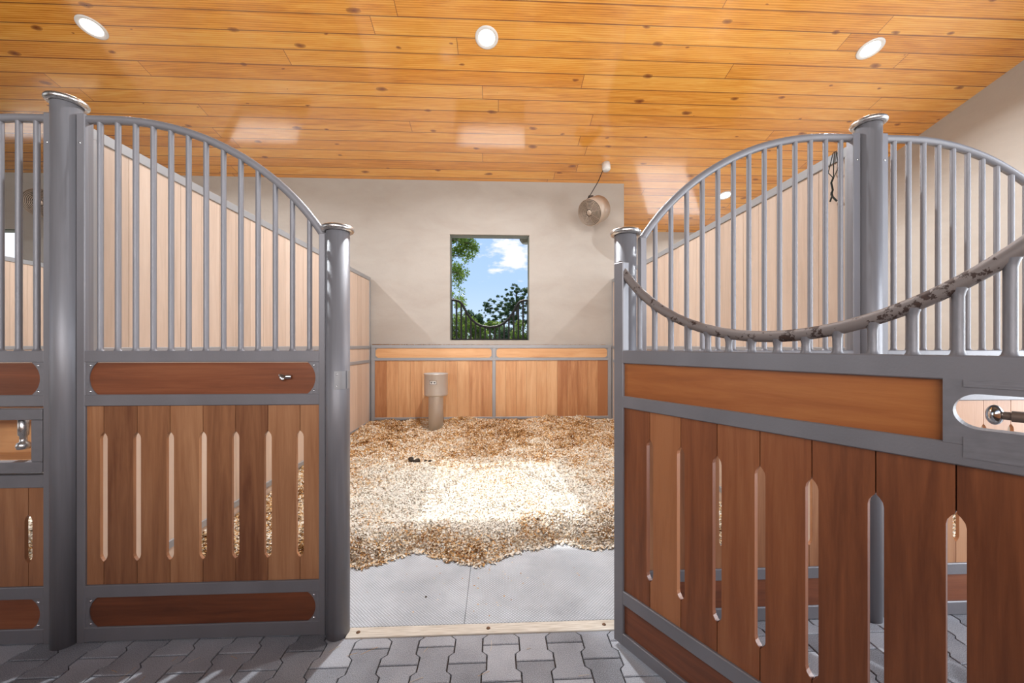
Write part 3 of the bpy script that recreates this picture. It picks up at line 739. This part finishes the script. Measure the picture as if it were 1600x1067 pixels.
# ------------------------------------------------------------------ downlights
def downlight(x, y, label, e=132):
    z = zc(y); q = Vector((0, -.2425, -.970)).to_track_quat('Z', 'Y').to_matrix().to_4x4()
    d = thing('ceiling_downlight', label, 'light', (x, y, z), group='round recessed ceiling lights')
    mb = MB(); mb.lathe([(.078, .0), (.112, .0), (.112, .006), (.104, .010), (.082, .008), (.074, .001)], 36, q); mb.build('trim_ring', WHITE, d)
    mb = MB(); mb.lathe([(0, .0045), (.079, .0045)], 32, q); mb.build('lens', GLOW, d)
    l = light('downlight_lamp', 'AREA', tuple(Vector((x, y, z))+Vector((0, -.2425, -.970))*.02), e, (.90, .95, 1), shape='DISK', size=.15)
    l.rotation_euler = Vector((0, -.10, -1)).to_track_quat('-Z', 'Y').to_euler(); l.data.spread = R(155)
downlight(-.09, 3.67, 'round ceiling downlight above the open stall, middle of the front row')
downlight(-3.78, 3.70, 'round ceiling downlight at the top left of the ceiling')
downlight(3.77, 3.65, 'round ceiling downlight toward the right wall, front row', 110)
downlight(3.69, 5.94, 'small distant ceiling downlight seen between bars of the right panel', 70)

# ------------------------------------------------------------------ stall floor: threshold, mats, bedding
th = thing('threshold_strip', 'worn cream metal threshold strip across the doorway with rusty bolts', 'threshold', (0, 0, 0))
mb = MB(); mb.box(P2+.045, P3-.03, 1.698, 1.760, -.01, .006, bev=.002); mb.build('strip', STRIP, th)
for bx_ in (-.62, -.035, .50):
    mb = MB(); mb.lathe([(0, .0095), (.007, .009), (.0095, .006), (.0095, .004)], 14, Matrix.Translation((bx_, 1.729, 0))); mb.build('bolt', RUST, th)
mb = MB(); mb.box(P1+.03, -.1482, 1.762, BY-.06, -.012, .004, bev=.003); tag(mb.build('rubber_mat', RUB), 'dusty grey textured rubber mat, left half of the stall entrance', 'mat', 'rubber stall mats')
mb = MB(); mb.box(-.1470, P4-.03, 1.762, BY-.06, -.012, .004, bev=.003); tag(mb.build('rubber_mat', RUB), 'dusty grey textured rubber mat, right half of the stall entrance', 'mat', 'rubber stall mats')
for sx_, tx_ in ((-BAY, 'left'), (BAY, 'right')):
    mb = MB(); mb.box(P1+.03+sx_, P4-.03+sx_, 1.762, BY-.06, -.012, .004, bev=.003); tag(mb.build('rubber_mat', RUB), 'dusty rubber mat of the %s neighbouring stall, glimpsed through the board slots' % tx_, 'mat')

# smooth value noise
def vnoise(x, y, s, seed):
    r_ = np.random.default_rng(seed); G = r_.random((128, 128)); x = x*s+31.3; y = y*s+17.7
    xi = np.floor(x).astype(int); yi = np.floor(y).astype(int); fx = x-xi; fy = y-yi; fx = fx*fx*(3-2*fx); fy = fy*fy*(3-2*fy)
    g = lambda a, b: G[a % 128, b % 128]
    return (g(xi, yi)*(1-fx)+g(xi+1, yi)*fx)*(1-fy)+(g(xi, yi+1)*(1-fx)+g(xi+1, yi+1)*fx)*fy
ex = np.array([-1.9, -1.2, -.78, -.67, -.60, -.45, -.30, -.17, -.09, .0, .10, .17, .24, .31, .40, .50, .62, 1.0, 1.9])
ey = np.array([2.28, 2.32, 2.25, 2.29, 2.36, 2.40, 2.31, 2.27, 2.235, 2.29, 2.34, 2.39, 2.395, 2.43, 2.48, 2.44, 2.38, 2.42, 2.4])
def edge(x): return np.interp(x, ex, ey)+.03*(vnoise(x, x*0, 9, 3)-.5)+.045*(vnoise(x, x*0, 28, 4)-.5)
def hbed(x, y):
    d = np.clip(y-edge(x), 0, 9)
    rise = 1-np.exp(-d/.10)
    base = .085+.02*np.clip((y-3.0)/1.2, 0, 1)+.085*np.clip((y-4.3)/1.2, 0, 1)
    bump_ = .075*(vnoise(x, y, 2.3, 11)-.5)+.045*(vnoise(x, y, 6, 12)-.5)+.022*(vnoise(x, y, 16, 13)-.5)
    flat = np.exp(-((x+.1)/.75)**4-((y-3.2)/.75)**4)
    bank = .03*np.exp(-((y-edge(x)-.16)/.12)**2)
    dip = -.05*np.exp(-((x+.85)/.22)**2-((y-5.36)/.22)**2)
    return (base+bump_*(1-.75*flat)+bank+dip)*rise
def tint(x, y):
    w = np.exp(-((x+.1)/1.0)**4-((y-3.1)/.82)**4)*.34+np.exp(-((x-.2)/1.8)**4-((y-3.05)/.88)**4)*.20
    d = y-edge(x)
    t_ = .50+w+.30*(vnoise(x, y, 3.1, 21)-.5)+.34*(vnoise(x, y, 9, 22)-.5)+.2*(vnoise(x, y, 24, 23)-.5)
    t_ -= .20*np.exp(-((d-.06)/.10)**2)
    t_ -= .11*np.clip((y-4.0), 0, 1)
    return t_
BX0, BX1, BYM = P1+.025, P4-.025, BY-.05
nx, ny = 360, 340
gx_ = np.linspace(BX0, BX1, nx); tt_ = np.linspace(0, 1, ny)
XX = np.repeat(gx_[:, None], ny, 1); E = edge(gx_)[:, None]; YY = E+(BYM-E)*tt_[None, :]
ZZ = hbed(XX, YY)+.004+.010*(vnoise(XX, YY, 45, 31)-.5)*np.clip((YY-E)/.05, 0, 1)
verts = np.stack([XX, YY, ZZ], -1).reshape(-1, 3)
ii, jj = np.meshgrid(np.arange(nx-1), np.arange(ny-1), indexing='ij'); q0 = (ii*ny+jj).ravel()
quads = np.stack([q0, q0+ny, q0+ny+1, q0+1], -1)
fx_ = (XX[:-1, :-1]).ravel(); fy_ = (YY[:-1, :-1]).ravel()
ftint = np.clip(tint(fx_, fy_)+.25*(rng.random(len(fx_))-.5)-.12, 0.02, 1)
# flakes
NF = 210000
px = rng.uniform(BX0+.01, BX1-.01, NF); u_ = rng.random(NF)**1.75
py = np.minimum(BYM-.012, edge(px)-.012+rng.normal(0, .014, NF)+(BYM-edge(px))*u_)
pz = hbed(px, py)+.006+rng.random(NF)*.010
sz = rng.uniform(.004, .0105, NF)*(1+.25*(rng.random(NF) > .9)); asp = rng.uniform(.45, .9, NF)
az = rng.uniform(0, 2*np.pi, NF); tl = rng.normal(0, .55, NF); tl2 = rng.normal(0, .45, NF)
ca, sa = np.cos(az), np.sin(az)
U = np.stack([ca*np.cos(tl), sa*np.cos(tl), np.sin(tl)], -1)*sz[:, None]
V = np.stack([-sa*np.cos(tl2), ca*np.cos(tl2), np.sin(tl2)], -1)*(sz*asp)[:, None]
C0 = np.stack([px, py, pz], -1); curl = np.array([0, 0, 1])*(sz*rng.uniform(-.1, .5, NF))[:, None]
fv = np.stack([C0-U-V*.6, C0-V+curl, C0+U-V*.5, C0+U*1.1+V*.6, C0+V+curl, C0-U*.9+V*.7], 1).reshape(-1, 3)
b0 = np.arange(NF)*6+len(verts)
fq = np.concatenate([np.stack([b0, b0+1, b0+4, b0+5], -1), np.stack([b0+1, b0+2, b0+3, b0+4], -1)])
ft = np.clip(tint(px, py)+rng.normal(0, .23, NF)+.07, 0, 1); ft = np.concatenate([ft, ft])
AV = np.concatenate([verts, fv]); AF = np.concatenate([quads, fq]); AT = np.concatenate([ftint, ft]).astype(np.float32)
me = bpy.data.meshes.new('bedding'); me.vertices.add(len(AV)); me.vertices.foreach_set('co', AV.ravel().astype(np.float32))
me.loops.add(AF.size); me.loops.foreach_set('vertex_index', AF.ravel().astype(np.int32))
me.polygons.add(len(AF)); me.polygons.foreach_set('loop_start', (np.arange(len(AF))*4).astype(np.int32)); me.update(calc_edges=True); me.validate()
a = me.attributes.new('tint', 'FLOAT', 'FACE'); a.data.foreach_set('value', AT)
me.materials.append(SHAV); bo = bpy.data.objects.new('bedding', me); COL.objects.link(bo)
for sx_, tx_ in ((-BAY, 'left'), (BAY, 'right')):
    bn = bo.copy(); COL.objects.link(bn); bn.location.x = sx_; tag(bn, 'wood shavings in the %s neighbouring stall, glimpsed through the board slots' % tx_, 'bedding', kind='stuff')
tag(bo, 'thick layer of loose pale and brown wood shavings covering the stall floor', 'bedding', kind='stuff')
# droppings lying on the bedding and crumbs on the mat
def lump(x, y, r, label, z=None):
    mb = MB(); rnd = random.Random(int(x*1000+y*77)); z = float(hbed(np.array([x]), np.array([y]))[0])+.010 if z is None else z
    for k in range(5 if r > .02 else 1):
        cx, cy = (rnd.uniform(-r, r), rnd.uniform(-r, r)) if r > .02 else (0, 0); q = r*rnd.uniform(.45, .7)
        mb.lathe([(q*math.sin(R(a))*rnd.uniform(.9, 1.1), q*.75*(1-math.cos(R(a)))) for a in range(0, 181, 30)], 9, Matrix.Translation((cx, cy, -.003)))
    tag(mb.build('dropping', DUNG, loc=(x, y, z)), label, 'dropping', 'dark droppings in the stall')
lump(-.83, 3.86, .045, 'dark droppings clump on the shavings left of the sunlit patch')
lump(-.70, 3.90, .03, 'smaller dark droppings just right of the larger clump on the shavings')
lump(-.36, 1.96+.0, .009, 'tiny black dropping on the left rubber mat', .003)

# straw bits on the aisle pavers, crumbs on the mats and dust along the wainscot top
mb = MB(); rnd = random.Random(12)
for k in range(90):
    x = rnd.uniform(-2.3, 1.4); y = rnd.uniform(.9, 1.66); a = rnd.uniform(-1, 1)+.6; l_ = rnd.uniform(.008, .035)
    dx, dy = math.cos(a)*l_, math.sin(a)*l_
    mb.tube([(x-dx, y-dy, .0016), (x+.002, y, .0030), (x+dx, y+dy, .0016)], .0008, 4, tint=rnd.uniform(.4, .7))
for k in range(60):
    x = rnd.gauss(.02, .12) if k < 30 else rnd.uniform(-.68, .55); y = rnd.uniform(1.80, 2.25); l_ = rnd.uniform(.002, .006)
    a = rnd.uniform(0, 3.1); dx, dy = math.cos(a)*l_, math.sin(a)*l_
    mb.add([(x-dx, y-dy, .0055), (x+dy*.7, y-dx*.7, .0065), (x+dx, y+dy, .0065), (x-dy*.7, y+dx*.7, .0055)], [(0, 1, 2, 3)], rnd.uniform(.1, .7))
tag(mb.build('straw_bits', SHAV, recalc=False), 'scattered straw bits and crumbs on the pavers and mats around the doorway', 'straw', kind='stuff')
mb = MB()
for k in range(1500):
    x = P1+.05+rnd.random()**1.6*3.5; y = BY-.004-rnd.random()*.040; l_ = rnd.uniform(.002, .006); a = rnd.uniform(0, 3.1); dx, dy = math.cos(a)*l_, math.sin(a)*l_; h_ = rnd.uniform(0, .006)+.006*math.exp(-(x-P1)/1.3)
    mb.add([(x-dx, y-dy, 1.301), (x+dy*.7, y-dx*.7, 1.301+h_), (x+dx, y+dy, 1.301+h_), (x-dy*.7, y+dx*.7, 1.301)], [(0, 1, 2, 3)], rnd.uniform(.0, .25))
tag(mb.build('shavings_dust', SHAV, recalc=False), 'thin line of brown shavings dust lying on the rail below the window', 'dust', kind='stuff')
# twine hanging on the right partition
mb = MB()
tz = thing('twine', 'dark twine loops hanging from the top of the right partition behind the bars', 'twine', (P4-.030, 1.885, 2.295))
for dx, dy in ((0, 0), (-.004, -.022), (-.003, .02)):
    pp = [(.012, 0, .012), (0, dy*.4, .004), (-.004, dy, -.05), (-.005+dx, dy*1.4, -.09), (-.005, dy*.2, -.125)]
    mb.tube(pp, .0022, 6)
mb.tube([(-.005, 0, -.125), (-.006, .012, -.15), (-.005, .004, -.19), (-.007, .012, -.215)], .0045, 6)
mb.tube([(-.005, -.018, -.255), (-.007, .004, -.225), (-.005, .012, -.20)], .005, 6); mb.tube([(-.005, .02, -.245), (-.007, .008, -.222)], .004, 6)
mb.build('loops', TWINE, tz)

# ------------------------------------------------------------------ outdoors seen through the window
mb = MB(); mb.lathe([(0, 0), (.085, 0), (.085, .0), (.13, .06), (.13, .11), (.0, .11)], 8, Matrix.Translation((0, 0, 0)), smooth=False)
ef = mb.build('eave_lamp', CONC, loc=(.585, 7.28, 3.26)); tag(ef, 'grey faceted fixture under the eave at the top right of the window', 'lamp')
def pixdir(px_, py_, Y):
    a = math.atan((px_-800)/F)+TH; X_ = Y*math.tan(a); Z_ = X_*math.sin(TH)+Y*math.cos(TH); return (X_, Y, H-(py_-539)*Z_/F)
def leaves(centers, n, size, seed, flat=1.0, tr=(0, 1)):
    r_ = np.random.default_rng(seed); C = np.array([c[:3] for c in centers]); S = np.array([c[3] for c in centers])
    wgt = S**2; idx = r_.choice(len(C), n, p=wgt/wgt.sum())
    d = r_.normal(size=(n, 3)); d /= np.linalg.norm(d, axis=1)[:, None]; rad = S[idx]*r_.random(n)**.45
    P = C[idx]+d*rad[:, None]*np.array([1, 1, flat])
    u = r_.normal(size=(n, 3)); u /= np.linalg.norm(u, axis=1)[:, None]; v_ = np.cross(u, r_.normal(size=(n, 3))); v_ /= np.linalg.norm(v_, axis=1)[:, None]
    s = size*r_.uniform(.6, 1.3, n)[:, None]
    V_ = np.stack([P-u*s, P-v_*s*.45, P+u*s, P+v_*s*.45], 1).reshape(-1, 3)
    return V_, np.clip(r_.random(n)*.7+.3*(d[:, 2]*.5+.5), *tr)
def leafobj(name, centers, n, size, m, seed, parent, flat=1.0):
    V_, T_ = leaves(centers, n, size, seed, flat); mb = MB()
    mb.v = [tuple(p) for p in V_]; mb.f = [(4*i, 4*i+1, 4*i+2, 4*i+3) for i in range(n)]; mb.t = list(T_); mb.sm = [False]*n
    return mb.build(name, m, parent, recalc=False)
# near tree left: trunk stands left of the opening, boughs reach in
ty = 13.0
tr_ = thing('broadleaf_tree', 'bright green leafy tree reaching in from the left side of the window', 'tree')
bough = [((660, 330), (700, 372), (745, 383)), ((650, 380), (700, 400), (742, 400)), ((655, 420), (705, 425), (728, 428)), ((650, 450), (700, 462), (724, 474)), ((640, 360), (690, 365), (730, 372))]
tx = pixdir(610, 540, ty)[0]; mb = MB()
mb.tube([(tx, ty, -.3), (tx+.15, ty, 2.0), (tx-.1, ty, 4.5), (tx+.1, ty, 7.5)], [.22, .18, .14, .05], 10)
cen = []; rnd = random.Random(4)
for bgh in bough:
    P_ = [Vector(pixdir(a, b, ty+rnd.uniform(-.5, .5))) for a, b in bgh]; st_ = Vector((tx, ty, P_[0].z-.5))
    mb.tube([st_]+P_, [.06, .04, .025, .008], 6)
    for k in range(14):
        u = k/13; q = P_[0].lerp(P_[1], u*2) if u < .5 else P_[1].lerp(P_[2], u*2-1)
        cen.append((q.x+rnd.uniform(-.12, .12), q.y+rnd.uniform(-.4, .4), q.z+rnd.uniform(-.16, .16), rnd.uniform(.10, .24)))
for k in range(30): cen.append((*pixdir(rnd.uniform(690, 740), rnd.uniform(355, 392), ty), rnd.uniform(.12, .26)))
for k in range(12): cen.append((*pixdir(rnd.uniform(695, 724), rnd.uniform(440, 480), ty), rnd.uniform(.08, .16)))
for k in range(14): cen.append((*pixdir(rnd.uniform(695, 722), rnd.uniform(392, 440), ty), rnd.uniform(.10, .22)))
for k in range(30): cen.append((tx+rnd.uniform(-1.5, .5), ty+rnd.uniform(-1, 1), rnd.uniform(2.5, 6.5), rnd.uniform(.4, .7)))
mb.build('trunk', BARK, tr_); leafobj('foliage', cen, 24000, .046, LEAF, 5, tr_)
# pine on the right
py_ = 42.0; tr_ = thing('pine_tree', 'tall dark pine rising at the right side of the window', 'tree'); cen = []; mb = MB()
base = pixdir(812, 545, py_); topp = pixdir(806, 450, py_)
mb.tube([(base[0], py_, -.3), (topp[0]+.2, py_, 4.5), topp], [.22, .18, .05], 8)
for (a, b, s) in [(806,450,.8),(798,455,.6),(816,460,.9),(790,465,.6),(775,468,.7),(782,478,.8),(765,474,.6),(758,480,.6),(757,490,.5),(770,486,.8),(795,475,.9),(808,470,.9),(822,470,.9),(815,482,1.0),(800,488,.9),(785,492,.8),(824,490,1),(835,470,1.1),(840,455,1),(826,452,.8),(768,498,.7),(776,502,.8),(790,503,.9),(804,500,.9),(818,500,1),(785,484,.7),(793,480,.7)]:
    q = pixdir(a, b, py_+rnd.uniform(-1.2, 1.2)); mb.tube([(topp[0], py_, q[2]-.5), q], [.04, .015], 5)
    for k in range(8): cen.append((q[0]+rnd.uniform(-.6, .6), q[1]+rnd.uniform(-.6, .6), q[2]+rnd.uniform(-.45, .45), s*rnd.uniform(.18, .40)))
mb.build('trunk', BARK, tr_); leafobj('foliage', cen, 26000, .075, NEEDLE, 6, tr_, .7)
# bushes and saplings low in the view
for k, (a, b, Yb, wd, col, lab) in enumerate([(712, 486, 20, 1.1, BUSH, 'yellow-green bush low at the left of the window grille'), (742, 497, 24, 1.3, BUSH, 'light green bush behind the left middle bars of the grille'), (772, 505, 30, 1.6, BUSH, 'green bush behind the lowest dip of the grille'), (800, 508, 27, 1.4, NEEDLE, 'dark bush behind the right middle bars of the grille'), (824, 500, 22, 1.2, BUSH, 'green bush low at the right of the window grille'), (738, 488, 60, 2.6, NEEDLE, 'distant dark tree crown left of the dip in the grille')]):
    o = thing('bush' if k < 5 else 'distant_tree', lab, 'bush' if k < 5 else 'tree'); q = pixdir(a, b, Yb); cen = []
    nb_ = 26
    for i in range(nb_): 
        u = rnd.random(); cen.append((q[0]+rnd.uniform(-wd, wd)*(1.05-u*.6), Yb+rnd.uniform(-.8, .8), .2+(q[2]-.45)*u, wd*rnd.uniform(.22, .4)))
    leafobj('foliage', cen, 7000, .075*Yb/22, col, 40+k, o)
    mb = MB()
    for i in range(4): mb.tube([(q[0]+.15*(i-1.5), Yb, -.3), (q[0]+.4*(i-1.5), Yb+.1, q[2]*.7)], [.05, .02], 6)
    mb.build('stems', BARK, o)
